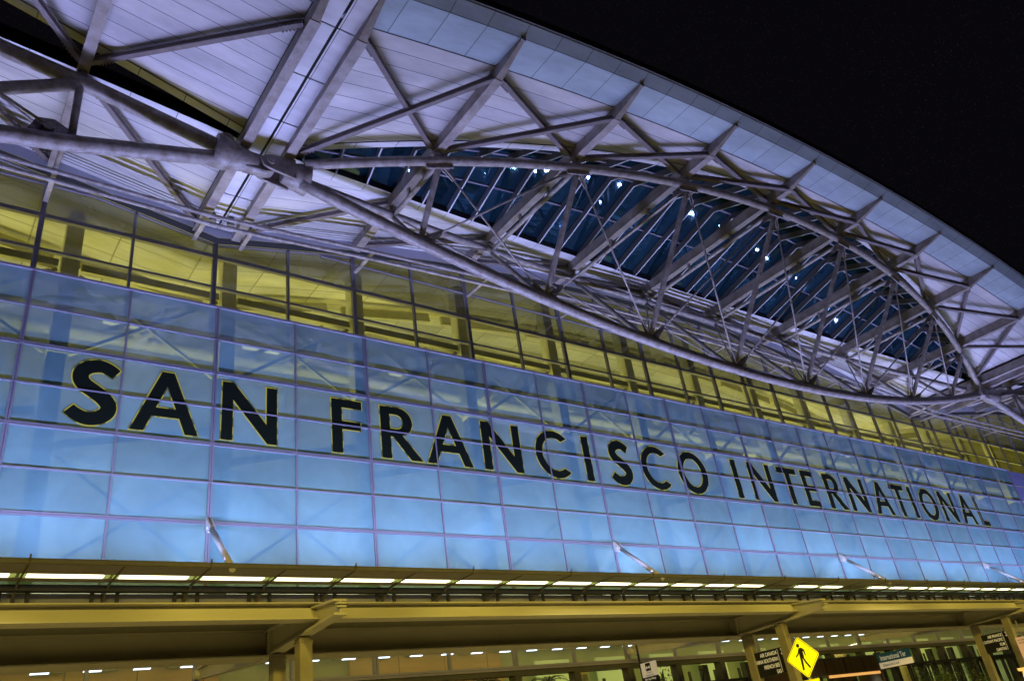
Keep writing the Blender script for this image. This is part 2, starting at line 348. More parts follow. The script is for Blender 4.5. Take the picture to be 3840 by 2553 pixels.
# joint panel between the double ribs
for xa, xb in ((5.25, 6.55), (59.45, 60.75)):
    jp = MB()
    for s0, s1 in ((xa, (xa + xb) / 2 - 0.05), ((xa + xb) / 2 + 0.05, xb)):
        for k in range(6):
            y0 = -12.9 + k * 2.2
            jp.box(s0, s1, y0 + .02, min(y0 + 2.17, 0.3), 22.20, 22.24)
    jp.build("joint_panel", M_TRIM, T)
    MB().box(xa - .1, xb + .1, -12.88, 0.3, 22.32, 22.36).build("joint_gutter", M_BLACK, T)
ev = strip(XL, XR, lambda x: -12.42, lambda x: -11.03, lambda x: zr(x) + SO + (0.0 if not 4.9 < x < 6.9 else .1), lambda x: zr(x) + SO)
ev.build("eave_panel", M_EAVE, T)
eg = strip(XL, XR, lambda x: -12.93, lambda x: -12.44, lambda x: zs(x) + .16, lambda x: zs(x) + .01)
eg.build("roof_edge", M_EDGE, T)
rf = MB(); xs = xs_range(XL, XR, 1.5)
for a, b in zip(xs[:-1], xs[1:]):
    for u, w in ((-13.0, lambda x: yA(x) - .1), (lambda x: yB(x) + .1, 12.0)):
        f0 = (lambda x, u=u: u) if not callable(u) else u; f1 = (lambda x, w=w: w) if not callable(w) else w
        t0 = .55
        rf.hexa([(a, f0(a), zs(a) + .2), (b, f0(b), zs(b) + .2), (b, f1(b), zs(b) + .2), (a, f1(a), zs(a) + .2)],
                [(a, f0(a), zs(a) + t0), (b, f0(b), zs(b) + t0), (b, f1(b), zs(b) + t0), (a, f1(a), zs(a) + t0)])
rf.build("roof", M_ROOFTOP, T)
# --- ribs
def rib(x, z0=None):
    w = 0.14; zz = zr(x) if z0 is None else z0
    top = zz + SO + .02; bot = zz + .42
    m = MB()
    m.hexa([(x - w, -10.9, bot), (x + w, -10.9, bot), (x + w, -10.9, top), (x - w, -10.9, top)],
           [(x - w, 0.3, bot), (x + w, 0.3, bot), (x + w, 0.3, top), (x - w, 0.3, top)])
    m.hexa([(x - .07, -12.45, top - .14), (x + .07, -12.45, top - .14), (x + .07, -12.45, top + .05), (x - .07, -12.45, top + .05)],
           [(x - w, -10.9, bot), (x + w, -10.9, bot), (x + w, -10.9, top), (x - w, -10.9, top)])
    # bottom flange, wider than the web
    m.box(x - w - .035, x + w + .035, -10.9, 0.3, bot - .03, bot)
    # end cap
    m.box(x - .10, x + .10, -12.50, -12.45, top - .17, top + .06)
    o = m.build("roof_rib", M_RIB, T); return o
RX = [-12, -6, 0] + [12 + 6 * k for k in range(8)] + [66, 72, 78, 84, 90]
for x in RX: rib(x)
for x in (5.14, 6.66, 59.34, 60.86): rib(x, 21.42)
# --- roof braces
def brace(p, q, parent=T):
    m = MB(); p = Vector(p); q = Vector(q)
    m.bar(p, q, .17, .16); m.bar(p + Vector((0, 0, .09)), q + Vector((0, 0, .09)), .26, .02)
    t = (q - p).normalized(); u = t.cross(Vector((0, 0, 1))).normalized()
    for e, sgn in ((p, 1), (q, -1)):     # bolted end cleats
        for i in range(5):
            for sd in (-1, 1):
                c = e + t * sgn * (.25 + .12 * i) + u * .10 * sd - Vector((0, 0, .02))
                m.bar(c - Vector((0, 0, .08)), c + Vector((0, 0, .02)), .05, .05, up=tuple(t))
    return m.build("roof_brace", M_BRACE, parent)
def zb(x): return zr(x) + .66
nodes = [6.66] + [12 + 6 * k for k in range(8)] + [59.34]
for a, b in zip(nodes[:-1], nodes[1:]):
    brace((a + .15, -10.8, zb(a)), (b - .15, yF(b) + .15, zb(b)))
    brace((a + .15, yF(a) - .1, zb(a) - .17), (b - .15, -10.8, zb(b) - .17))
    if b <= 33.1: brace((a + .15, .1, zb(a)), (b - .15, yR(b) + .1, zb(b)))
    else: brace((b - .15, .1, zb(b)), (a + .15, yR(a) + .1, zb(a)))
for s in (0, 1):
    mir = (lambda x: 66 - x) if s else (lambda x: x)
    for a, b in ((0, 5.14), (-6, 0), (-12, -6)):
        a1, b1 = mir(a), mir(b); k = -1 if s else 1
        brace((a1 + .15 * k, -5.1, zb(a1)), (b1 - .15 * k, -10.4, zb(b1)))
        if b <= 0: brace((a1 + .15 * k, -10.8, zb(a1) - .17), (b1 - .15 * k, -5.2, zb(b1) - .17))
        brace((a1 + .15 * k, -4.4, zb(a1)), (b1 - .15 * k, .1, zb(b1)))
# --- skylight in the lens shaped opening and slots in the wings
def sky_section(x):
    s = ss(x); ya, yb = yA(x) + .03, yB(x) - .03; e = zs(x)
    yr = ya + (yb - ya) * .38
    return ya, yb, yr, e + .40, e + .28, e + .50 + 1.15 * s ** .6
gl = MB(); xs = [7.5 + 1.5 * i for i in range(35)]
def lerp(a, b, t): return tuple(a[i] + (b[i] - a[i]) * t for i in range(3))
for a, b in zip(xs[:-1], xs[1:]):
    A_, B_ = sky_section(a), sky_section(b)
    fa, ra, ba = (a, A_[0], A_[3]), (a, A_[2], A_[5]), (a, A_[1], A_[4])
    fb, rb, bb = (b, B_[0], B_[3]), (b, B_[2], B_[5]), (b, B_[1], B_[4])
    gl.quad(fa, ra, rb, fb)
    gl.quad(ra, lerp(ra, ba, .5), lerp(rb, bb, .5), rb); gl.quad(lerp(ra, ba, .5), ba, bb, lerp(rb, bb, .5))
SKY = gl.build("skylight", M_SKYG, T)
for x in xs:
    A_ = sky_section(x); f, r, b = Vector((x, A_[0], A_[3])), Vector((x, A_[2], A_[5])), Vector((x, A_[1], A_[4]))
    m = MB()
    m2 = MB()
    for p, q in ((f, r), (r, b)):
        m.bar(p - Vector((0, 0, .20)), q - Vector((0, 0, .20)), .05, .34); m2.bar(p - Vector((0, 0, .385)), q - Vector((0, 0, .385)), .06, .02)
    gb = m.build("glazing_bar", M_DARK, SKY)  # dark web carries the bar's shaded sides in its colour
    m2.v and m2.build("bar_flange", M_FRAME2, T)
m = MB()
for a, b in zip(xs[:-1], xs[1:]):
    A_, B_ = sky_section(a), sky_section(b)
    m.bar((a, A_[2], A_[5] - .04), (b, B_[2], B_[5] - .04), .09, .07)
m.build("ridge_bar", M_FRAME, SKY)
m = MB()
for a, b in zip(xs[:-1], xs[1:]):
    A_, B_ = sky_section(a), sky_section(b)
    for t in (.5,):
        p = lerp((a, A_[2], A_[5]), (a, A_[1], A_[4]), t); q = lerp((b, B_[2], B_[5]), (b, B_[1], B_[4]), t)
        m.bar(Vector(p) - Vector((0, 0, .04)), Vector(q) - Vector((0, 0, .04)), .08, .07)
    p = lerp((a, A_[0], A_[3]), (a, A_[2], A_[5]), .5); q = lerp((b, B_[0], B_[3]), (b, B_[2], B_[5]), .5)
    m.bar(Vector(p) - Vector((0, 0, .04)), Vector(q) - Vector((0, 0, .04)), .08, .07)
m.build("glazing_rail", M_FRAME, SKY)
# --- eave fascia above the hall glazing
def zt(x): return zr(x) + .30
add(strip(XL, XR, lambda x: .34, lambda x: .42, lambda x: zs(x), lambda x: zt(x) + .22, 1.5),
    MB()).build("eave_fascia", M_FASCIA, T)
add(strip(XL, XR, lambda x: .43, lambda x: .60, lambda x: zt(x) + .22, lambda x: zt(x) + .03, 1.5),
    MB()).build("eave_flashing", M_BLACK, T)
# --- hall glazing (set back) 
YU = 0.70
cols = [XL + 3 * i for i in range(int((XR - XL) / 3) + 1)]
rows_u = [17.6, 19.68, 21.10, 22.5, 23.9, 25.3]
def dbl(fr, x, y, z0, z1):
    fr.box(x - .085, x - .012, y - .07, y + .10, z0, z1); fr.box(x + .012, x + .085, y - .07, y + .10, z0, z1); fr.box(x - .012, x + .012, y - .02, y + .09, z0, z1)
for i, x in enumerate(cols):
    fr = MB()
    if int(round(x)) % 6 == 0: dbl(fr, x, YU, 17.6, zt(x) + .1)
    else: fr.box(x - .045, x + .045, YU - .07, YU + .10, 17.6, zt(x) + .1)
    fr.build("hall_mullion", M_FRAME, T)
fr = MB()
fr.box(XL, XR, YU - .055, YU + .085, 19.63, 19.73)
fr.box(XL, XR, YU - .075, YU + .085, 21.02, 21.09); fr.box(XL, XR, YU - .075, YU + .085, 21.105, 21.18)
for z in (22.5, 23.9):
    st = [x for x in xs_range(XL, XR, .5) if zt(x) > z]
    seg = []
    for x in st:
        if seg and x - seg[-1] < .6: seg.append(x)
        else:
            if len(seg) > 1: fr.box(seg[0], seg[-1], YU - .055, YU + .085, z - .035, z + .035)
            seg = [x]
    if len(seg) > 1: fr.box(seg[0], seg[-1], YU - .055, YU + .085, z - .035, z + .035)
xs6 = xs_range(XL, XR, 1.5)
for a, b in zip(xs6[:-1], xs6[1:]): fr.bar((a, YU, zt(a)), (b, YU, zt(b)), .14, .07)
fr.build("transom", M_FRAME, T)
rest_c, rest_f = MB(), MB(); npane = 0
for i, x in enumerate(cols[:-1]):
    for j in range(5):
        z0, z1 = rows_u[j], rows_u[j + 1]
        pts = []
        for xx in xs_range(x, x + 3, 1.0):
            pts.append((xx, min(z1, zt(xx))))
        if max(p[1] for p in pts) <= z0 + .02: continue
        poly = [(x, z0), (x + 3, z0)] + [(a, max(b, z0 + .001)) for a, b in reversed(pts)]
        mt = M_CLEAR if j < 2 else M_FRIT2
        if -3.1 <= x <= 50 and npane < 78:
            MB().add([(a, YU, b) for a, b in poly], [tuple(range(len(poly)))]).build("hall_window", mt, T); npane += 1
        else:
            (rest_c if j < 2 else rest_f).add([(a, YU, b) for a, b in poly], [tuple(range(len(poly)))])
o = rest_c.build("far_clear_windows", M_CLEAR, T); o['kind'] = 'stuff'
o = rest_f.build("far_milky_windows", M_FRIT2, T); o['kind'] = 'stuff'
# --- fritted screen in front
H = 1.3682; ZT = 18.334; SX0, SX1 = -6.0, 72.0
scols = [SX0 + 3 * i for i in range(27)]
rest = MB(); n = 0
for i, x in enumerate(scols[:-1]):
    for j in range(8):
        z1 = ZT - H * j; z0 = max(z1 - H, 8.02)
        mb = MB().quad((x, 0, z0), (x + 3, 0, z0), (x + 3, 0, z1), (x, 0, z1))
        if -3.1 <= x <= 30: mb.build("screen_pane", M_BLUE, T)
        else: rest.add(mb.v, mb.f)
o = rest.build("far_screen_panes", M_BLUE, T); o['kind'] = 'stuff'
for x in scols:
    fr = MB()
    if int(round(x)) % 6 == 0:
        fr.box(x - .062, x - .010, -.05, .06, 8.02, ZT); fr.box(x + .010, x + .062, -.05, .06, 8.02, ZT); fr.box(x - .010, x + .010, -.02, .05, 8.02, ZT)
    else: fr.box(x - .028, x + .028, -.05, .06, 8.02, ZT)
    fr.build("screen_mullion", M_FRAME, T)
fr = MB()
for j in range(8):
    z = ZT - H * j
    if j == 0: fr.box(SX0, SX1, -.085, .5, z - .03, z + .045)
    elif j % 2 == 0: fr.box(SX0, SX1, -.058, .055, z + .010, z + .058); fr.box(SX0, SX1, -.058, .055, z - .058, z - .010); fr.box(SX0, SX1, -.03, .05, z - .010, z + .010)
    else: fr.box(SX0, SX1, -.058, .055, z - .024, z + .024)
fr.box(SX0, SX1, -.085, .055, 8.28, 8.35)
fr.build("screen_transom", M_FRAME, T)
for x0, x1 in ((-18, SX0 - .05), (SX1 + .05, XR)):
    fr = MB()
    for k in range(6):
        w = (x1 - x0) / 6
        for j in range(7): fr.box(x0 + k * w + .02, x0 + (k + 1) * w - .02, -.01, .04, ZT - H * (j + 1) + .04, ZT - H * j - .04)
    fr.build("side_panel", M_SIDE, T)
# --- hall interior
m = MB(); m.quad((XL, 8.5, 8), (XR, 8.5, 8), (XR, 8.5, 27), (XL, 8.5, 27)); m.build("hall_back_wall", M_HALL, T)
strip(XL, XR, lambda x: .7, lambda x: 9, lambda x: zs(x) + .1, lambda x: zs(x) + .1).build("hall_ceiling", M_HCEIL, T)
MB().box(XL, XR, .9, 9, 7.85, 7.95).build("hall_floor", M_HALL, T)
for k in range(-2, 14):
    x = 6 * k + 1.35
    MB().box(x - .30, x + .30, 3.0, 3.6, 8, zr(x) + 1).build("hall_column", M_HALLCOL, T)
for k in range(-1, 12):
    x = 6 * k + 1.35; m = MB()
    m.bar((x + .4, 3.3, 17.2), (x + 5.6, 3.3, 20.7), .14, .14); m.bar((x + .4, 3.4, 20.7), (x + 5.6, 3.4, 17.2), .10, .10)
    m.bar((x + .4, 3.2, 20.9), (x + 5.6, 3.2, 20.9), .22, .32); m.bar((x + .4, 3.2, 13.6), (x + 5.6, 3.2, 14.8), .2, .3)
    m.bar((x + .4, 6.0, 19.0), (x + 5.6, 6.0, 22.4), .16, .16); m.bar((x + .4, 3.3, 13.3), (x + 5.6, 3.3, 9.4), .12, .12); m.bar((x + .4, 3.3, 9.3), (x + 5.6, 3.3, 13.0), .12, .12)
    m.bar((x + .4, 5.5, zr(x) + .4), (x + 5.6, 5.5, zr(x + 6) + .4), .18, .5)
    m.build("hall_bracing", M_HALLSTEEL, T)
rh = random.Random(11)
for k in range(-1, 12):
    x = 6 * k + 1.35 + rh.uniform(1.5, 3.5); z = rh.choice((20.1, 19.2, 20.6))
    MB().box(x, x + rh.uniform(.9, 1.9), 6.2, 6.45, z, z + .12).build("hall_strip_lamp", M_HALLAMP, T)
    x = 6 * k + 1.35 + rh.uniform(1.0, 4.0)
    MB().tube([(x, 4.2, 18.8 + rh.uniform(0, .6)), (x + rh.uniform(.6, 1.4), 4.6, 20.0)], [.22, .30], 12).build("hall_projector", M_HALLSTEEL, T, True)
MB().tube([(XL, 5.8, 19.6), (XR, 5.8, 19.6)], .28, 12).build("hall_duct", M_HALLCOL, T, True)
# --- twin service pipes under the eave
def zp(x): return 21.38 + (1.03 * ss(x) if 6 <= x <= 60 else .016 * (6 - x if x < 6 else x - 60))
for y, dz in ((-1.28, 0.10), (-1.05, -.12)):
    MB().tube([(x, y, zp(x) + dz) for x in [XL] + xs_range(-6, 4.5, 3) + xs_range(5.4, 60.6, 1.8) + xs_range(61.5, 78, 3) + [XR]], .082, 12).build("eave_pipe", M_STEEL, T, True)
for k in range(-1, 13):
    for dx in ((0,) if k not in (1, 10) else (-.9, .9)):
        x = 6 * k + dx
        m = MB(); m.bar((x, -1.2, zp(x) + .12), (x, .5, zp(x) + .16), .16, .10); m.build("pipe_bracket", M_STEEL, T)
for y in (-.25, -.40, -.55, -.70):
    MB().tube([(x, y, zr(x) + .62) for x in xs_range(XL, XR, 3)], .014, 5).build("lightning_cable", M_DARK, T)
# two small floodlight cans at the joint
for x in (5.45, 6.15):
    MB().tube([(x, -.6, 22.15), (x, -.6, 21.78)], [.13, .15], 12).build("soffit_lamp_can", M_DARK, T)
# ------------------------------------------------------------------ lens truss
def truss_tube(name, p, q, r, parent, n=10, taper=True):
    p, q = Vector(p), Vector(q); d = (q - p)
    if taper: pts = [p, p + d * .08, q - d * .08, q]; rs = [r * .55, r, r, r * .55]
    else: pts = [p, q]; rs = r
    return MB().tube(pts, rs, n).build(name, M_STEEL, parent, True)
LT = empty("roof_truss", "long lens shaped tubular steel truss hung between the two pinned joints under the skylight", "truss", loc=(0, 0, 0))
PL, PR = Vector((6.0, -4.8, 21.35)), Vector((60.0, -4.8, 21.35))
NX = [12 + 6 * k for k in range(8)]
fx = xs_range(7.2, 58.8, 1.2)
MB().tube([(x, yF(x), zr(x)) for x in fx], .19, 14).build("front_top_chord", M_STEEL, LT, True)
MB().tube([(x, yR(x), zr(x)) for x in fx], .17, 14).build("rear_top_chord", M_STEEL, LT, True)
MB().tube([(x, -4.95, zB(x)) for x in fx], .24, 16).build("bottom_chord", M_STEEL, LT, True)
def F_(x): return Vector((x, yF(x), zr(x)))
def R_(x): return Vector((x, yR(x), zr(x)))
def B_(x): return Vector((x, -4.95, zB(x)))
def clevis(node, toward, parent, sc=1.0):
    d = (toward - node).normalized(); s0 = node + d * .12; e = node + d * (.95 * sc)
    nrm = d.cross(Vector((1, 0, 0))); nrm = d.cross(Vector((0, 0, 1))).normalized()
    w = nrm.cross(d).normalized(); m = MB()
    for sd in (-1, 1):
        c = nrm * (.05 * sd)
        a = [s0 - w * .20 + c - nrm * .015, s0 - w * .20 + c + nrm * .015, s0 + w * .20 + c + nrm * .015, s0 + w * .20 + c - nrm * .015]
        b = [e - w * .07 + c - nrm * .015, e - w * .07 + c + nrm * .015, e + w * .07 + c + nrm * .015, e + w * .07 + c - nrm * .015]
        m.hexa(a, b)
    pc = node + d * .42
    m.tube([pc - nrm * .12, pc + nrm * .12], .085, 12)
    return m.build("clevis", M_STEEL, parent)
def rod(p, q, parent, r=.045, cl=True):
    d = (q - p).normalized(); L = (q - p).length
    a, b = p + d * .5, q - d * .5
    MB().tube([a, b], r, 8).build("tie_rod", M_STEEL, parent, True)
    if cl: clevis(p, q, parent); clevis(q, p, parent)
for x in NX:
    truss_tube("front_strut", F_(x) - Vector((0, 0, .15)), B_(x) + Vector((0, 0, .15)), .125, LT)
    truss_tube("rear_strut", R_(x) - Vector((0, 0, .12)), B_(x) + Vector((0, 0.1, .1)), .105, LT)
    truss_tube("cross_strut", F_(x) + Vector((0, .15, -.06)), R_(x) - Vector((0, .15, .06)), .105, LT)
    for P_ in (F_(x), R_(x)):       # stub between chord and rib
        MB().tube([P_ + Vector((0, 0, .1)), P_ + Vector((0, 0, .44))], [.20, .15], 12).build("rib_seat", M_STEEL, LT, True)
    # hangers from the rib to the cross strut
    for t in (.3, .62):
        q = F_(x).lerp(R_(x), t); m = MB(); m.bar((q.x, q.y, q.z - .02), (q.x, q.y, q.z + .42), .10, .14, up=(0, 1, 0)); m.build("hanger", M_RIB, LT)
    # gusset along the bottom chord
    b = B_(x); sl = Vector((1, 0, (zB(x + .1) - zB(x - .1)) / .2)).normalized()
    m = MB(); c = b + Vector((0, -.02, .22)); m.bar(c - sl * .62, c + sl * .62, .05, .26); m.build("gusset_plate", M_STEEL, LT)
    f = F_(x); sl = Vector((1, (yF(x + .1) - yF(x - .1)) / .2, (zr(x + .1) - zr(x - .1)) / .2)).normalized()
    m = MB(); c = f - Vector((0, 0, .24)); m.bar(c - sl * .55, c + sl * .55, .05, .26); m.build("gusset_plate", M_STEEL, LT)
for a, b in zip(NX[:-1], NX[1:]):
    rod(F_(a), B_(b), LT); rod(B_(a), F_(b), LT)
    rod(R_(a), B_(b), LT, .035, False); rod(B_(a), R_(b), LT, .035, False)
for P_, s in ((PL, 1), (PR, -1)):
    # casting at the joint on the truss side: fork plates and a conical collar
    m = MB()
    m.tube([P_ + Vector((s * .55, 0, 0)), P_ + Vector((s * .9, 0, 0)), P_ + Vector((s * 1.45, 0, .0))], [.34, .46, .60], 18)
    for y in (-.34, .34):
        poly = [(0, .30), (-.22, .22), (-.32, 0), (-.22, -.22), (0, -.30), (.9, -.42), (.9, .42)]
        m.prism(poly, .10, lambda u, v, d, y=y: (P_.x + s * u, P_.y + y - .05 + d, P_.z + v))
    m.tube([P_ + Vector((0, -.50, 0)), P_ + Vector((0, .50, 0))], .15, 16)
    m.tube([P_ + Vector((0, -.54, 0)), P_ + Vector((0, -.49, 0))], .08, 12)
    m.build("truss_end_casting", M_STEEL, LT, True)
# ------------------------------------------------------------------ cantilever trusses
for s, lab in ((1, "tubular cantilever truss left of the pinned joint at upper left"), (-1, "tubular cantilever truss at right edge beyond the far pinned joint")):
    CT = empty("cantilever_truss", lab, "truss")
    X = (lambda x: x) if s == 1 else (lambda x: 66 - x)
    def V(x, y, z): return Vector((X(x), y, z))
    MB().tube([V(4.9, -4.8, 21.42), V(4.2, -4.8, 21.65), V(0, -4.81, 22.45), V(-6, -4.9, 23.2), V(-14, -5, 23.7)], .25, 14).build("top_chord", M_STEEL, CT, True)
    MB().tube([V(4.9, -4.8, 21.3), V(4.2, -4.8, 21.05), V(0, -4.81, 19.87), V(-6, -4.9, 18.5), V(-14, -5, 17.2)], .26, 14).build("bottom_chord", M_STEEL, CT, True)
    MB().tube([V(-.1, -4.82, 22.3), V(-5.8, -4.95, 18.7)], .2, 12).build("diagonal_tube", M_STEEL, CT, True)
    MB().tube([V(0, -4.81, 22.3), V(0, -4.81, 20.0)], .12, 10).build("strut", M_STEEL, CT, True)
    MB().tube([V(-6, -4.9, 23), V(-6, -4.9, 18.6)], .14, 10).build("strut", M_STEEL, CT, True)
    MB().tube([V(0, -4.75, 20.0), V(0, -3.4, 21.6), V(0, -.9, 21.75)], .085, 10).build("strut", M_STEEL, CT, True)
    for dy in (-.14, .14):
        MB().tube([V(-.55, -4.8 + dy, 20.15), V(-6, -4.9 + dy, 23.1 + dy * 2)], .045, 8).build("tie_rod", M_STEEL, CT, True)
    m = MB(); m.prism([(-1.15, 19.95), (0.05, 19.9), (0.05, 20.30), (-.5, 20.6), (-.95, 20.5)], .07, lambda u, v, d: (X(u), -4.83 + d, v)); m.build("gusset_plate", M_STEEL, CT)
    m = MB(); m.tube([V(-.62, -4.98, 20.2), V(-.62, -4.62, 20.2)], .17, 14); m.build("pin", M_STEEL, CT)
    m = MB()
    m.tube([V(4.15, -4.8, 21.42), V(4.6, -4.8, 21.38), V(5.2, -4.8, 21.36), V(5.62, -4.8, 21.35)], [.60, .56, .40, .33], 18)
    m.tube([V(4.55, -4.8, 21.9), V(4.55, -4.8, 22.15)], [.30, .24], 12)
    m.prism([(5.2, 21.68), (5.9, 21.66), (6.22, 21.5), (6.3, 21.33), (6.2, 21.15), (5.9, 21.02), (5.2, 21.0)], .42, lambda u, v, d: (X(u), -5.01 + d, v))
    m.build("joint_casting", M_STEEL, CT, True)
    for x in (0, -6):
        MB().tube([V(x, -4.81, zr(0) + (.1 if x == 0 else .9)), V(x, -4.81, zr(x) + .44)], [.2, .15], 12).build("rib_seat", M_STEEL, CT, True)
# ------------------------------------------------------------------ sign lettering on the screen
def arc(cx, cy, rx, ry, a0, a1, n=20):
    return [(cx + rx * cos(radians(a0 + (a1 - a0) * i / n)), cy + ry * sin(radians(a0 + (a1 - a0) * i / n))) for i in range(n + 1)]
# each letter: list of closed outlines in a box of width w, height 1 (scaled later); stroke about .19
def letter(ch):
    s = .185
    if ch == 'I': return .19, [[(0, 0), (.19, 0), (.19, 1), (0, 1)]]
    if ch == 'L': return .60, [[(0, 0), (.60, 0), (.60, .16), (s, .16), (s, 1), (0, 1)]]
    if ch == 'F': return .56, [[(0, 0), (s, 0), (s, .44), (.53, .44), (.53, .59), (s, .59), (s, .85), (.56, .85), (.56, 1), (0, 1)]]
    if ch == 'E': return .59, [[(0, 0), (.59, 0), (.59, .155), (s, .155), (s, .43), (.54, .43), (.54, .58), (s, .58), (s, .85), (.58, .85), (.58, 1), (0, 1)]]
    if ch == 'T': return .84, [[(.325, 0), (.515, 0), (.515, .84), (.84, .84), (.84, 1), (0, 1), (0, .84), (.325, .84)]]
    if ch == 'N': return .90, [[(0, 0), (.175, 0), (.175, .70), (.74, 0), (.90, 0), (.90, 1), (.725, 1), (.725, .33), (.18, 1), (0, 1)]]
    if ch == 'A': return .97, [[(0, 0), (.19, 0), (.285, .25), (.685, .25), (.78, 0), (.97, 0), (.575, 1), (.395, 1)], [(.34, .39), (.485, .76), (.63, .39)]]
    if ch == 'R':
        out = [(0, 0), (s, 0), (s, .42), (.24, .42), (.58, 0), (.82, 0), (.42, .465)] + arc(.36, .725, .28, .275, -60, 90, 18) + [(0, 1)]
        hole = [(s, .57)] + arc(.31, .715, .145, .145, -90, 90, 14) + [(s, .86)]
        return .80, [out, hole]
    if ch == 'O':
        return .98, [arc(.49, .5, .49, .52, 0, 360, 48)[:-1], arc(.49, .5, .305, .36, 360, 0, 48)[:-1]]
    if ch == 'C':
        return .86, [arc(.50, .5, .50, .52, 46, 314, 40) + arc(.50, .5, .33, .365, 306, 54, 34)]
    if ch == 'S':
        ctr = []
        pts = [(.60, .83), (.52, .885), (.42, .925), (.33, .925), (.215, .885), (.135, .80), (.135, .69), (.20, .60), (.33, .515), (.46, .42), (.535, .32), (.53, .215), (.45, .13), (.33, .085), (.21, .095), (.10, .15), (.03, .205)]
        # Catmull-Rom refine
        P = [pts[0]] + pts + [pts[-1]]
        for i in range(1, len(P) - 2):
            for k in range(4):
                t = k / 4; a, b, c, d = P[i - 1], P[i], P[i + 1], P[i + 2]
                ctr.append(tuple(.5 * (2 * b[j] + (c[j] - a[j]) * t + (2 * a[j] - 5 * b[j] + 4 * c[j] - d[j]) * t * t + (3 * b[j] - a[j] - 3 * c[j] + d[j]) * t ** 3) for j in (0, 1)))
        ctr.append(pts[-1]); Lp, Rp = [], []
        for i, p in enumerate(ctr):
            a = ctr[max(0, i - 1)]; b = ctr[min(len(ctr) - 1, i + 1)]; dx, dy = b[0] - a[0], b[1] - a[1]; q = sqrt(dx * dx + dy * dy)
            nx, ny = -dy / q, dx / q; f = i / (len(ctr) - 1); w = .088 + .022 * sin(pi * f)
            Lp.append((p[0] + nx * w, p[1] + ny * w)); Rp.append((p[0] - nx * w, p[1] - ny * w))
        return .62, [Lp + Rp[::-1]]
def curve_mesh(name, loops, m, parent, fmap, off=0.0, ext=0.004):
    cu = bpy.data.curves.new(name, 'CURVE'); cu.dimensions = '2D'; cu.fill_mode = 'BOTH'; cu.offset = off; cu.extrude = ext
    for lp in loops:
        sp_ = cu.splines.new('POLY'); sp_.points.add(len(lp) - 1); sp_.use_cyclic_u = True
        for p, q in zip(sp_.points, lp): p.co = (*fmap(q), 0, 1)
    ob = bpy.data.objects.new(name, cu); me = bpy.data.meshes.new_from_object(ob)
    bpy.data.objects.remove(ob); bpy.data.curves.remove(cu); me.name = name
    me.materials.clear(); me.materials.append(m)
    o = bpy.data.objects.new(name, me); COL.objects.link(o); o.parent = parent
    return o
LET = [('S', 1.50, 2.86), ('A', 3.36, 5.51), ('N', 6.28, 8.27), ('F', 10.42, 11.69), ('R', 12.50, 14.30), ('A', 14.56, 16.77), ('N', 17.38, 19.44),
       ('C', 20.29, 22.25), ('I', 23.20, 23.62), ('S', 24.86, 26.20), ('C', 27.03, 28.95), ('O', 29.72, 31.98),
       ('I', 34.24, 34.66), ('N', 35.69, 37.70), ('T', 38.42, 40.28), ('E', 40.76, 42.08), ('R', 43.05, 44.90), ('N', 45.45, 47.51), ('A', 48.30, 50.42),
       ('T', 50.80, 52.62), ('I', 53.20, 53.60), ('O', 54.50, 56.72), ('N', 57.40, 59.36), ('A', 60.05, 62.20), ('L', 62.85, 64.17)]
for ch, x0, x1 in LET:
    w, loops = letter(ch); Hh = 2.22
    fm = lambda p: ((p[0] / w) * (x1 - x0), p[1] * Hh)
    o = curve_mesh("letter", loops, M_LETTER, T, fm)
    o.rotation_euler = (pi / 2, 0, 0); o.location = (x0, -.024, 13.09); o['label'] = "black letter %s with a yellow edge" % ch
    g = curve_mesh("letter_outline", loops, M_OUTLINE, o, fm, off=.038)
    g.location = (0, 0, -.012)
# ------------------------------------------------------------------ lower wall
for i, x in enumerate([-6 + 3 * k for k in range(30)]):
    fr = MB()
    dbl(fr, x, .5, 5.32, 7.9) if int(x) % 6 == 0 else fr.box(x - .045, x + .045, .43, .6, 5.32, 7.9)
    fr.build("lower_mullion", M_FRAME, T)
fr = MB()
fr.box(-9, 84, .40, .62, 5.16, 5.23); fr.box(-9, 84, .40, .62, 5.24, 5.32)
fr.build("lower_sill", M_FRAME, T)
for k in range(29):
    x = -6 + 3 * k
    MB().quad((x, .5, 5.32), (x + 3, .5, 5.32), (x + 3, .5, 7.9), (x, .5, 7.9)).build("lower_window", M_LOWER, T)
fr = MB()
for k in range(30):
    x = -6 + 3 * k; fr.box(x - .16, x + .16, .45, .85, .1, 5.14); 
    if x > 26: fr.box(x + 1.45, x + 1.55, .5, .7, .1, 4.1)
fr.box(-9, 84, .44, .9, 4.98, 5.15); fr.box(26, 84, .44, .8, 4.08, 4.20)
fr.build("storefront_frame", M_DARKFRAME, T)
o = None
for k in range(29):
    x = -6 + 3 * k
    MB().quad((x + .16, .62, .2), (x + 2.84, .62, .2), (x + 2.84, .62, 4.98), (x + .16, .62, 4.98)).build("storefront_window", M_LOBBY, T)
MB().box(XL, XR, .1, .3, 7.5, 7.9).build("spandrel", M_FASCIA, T)
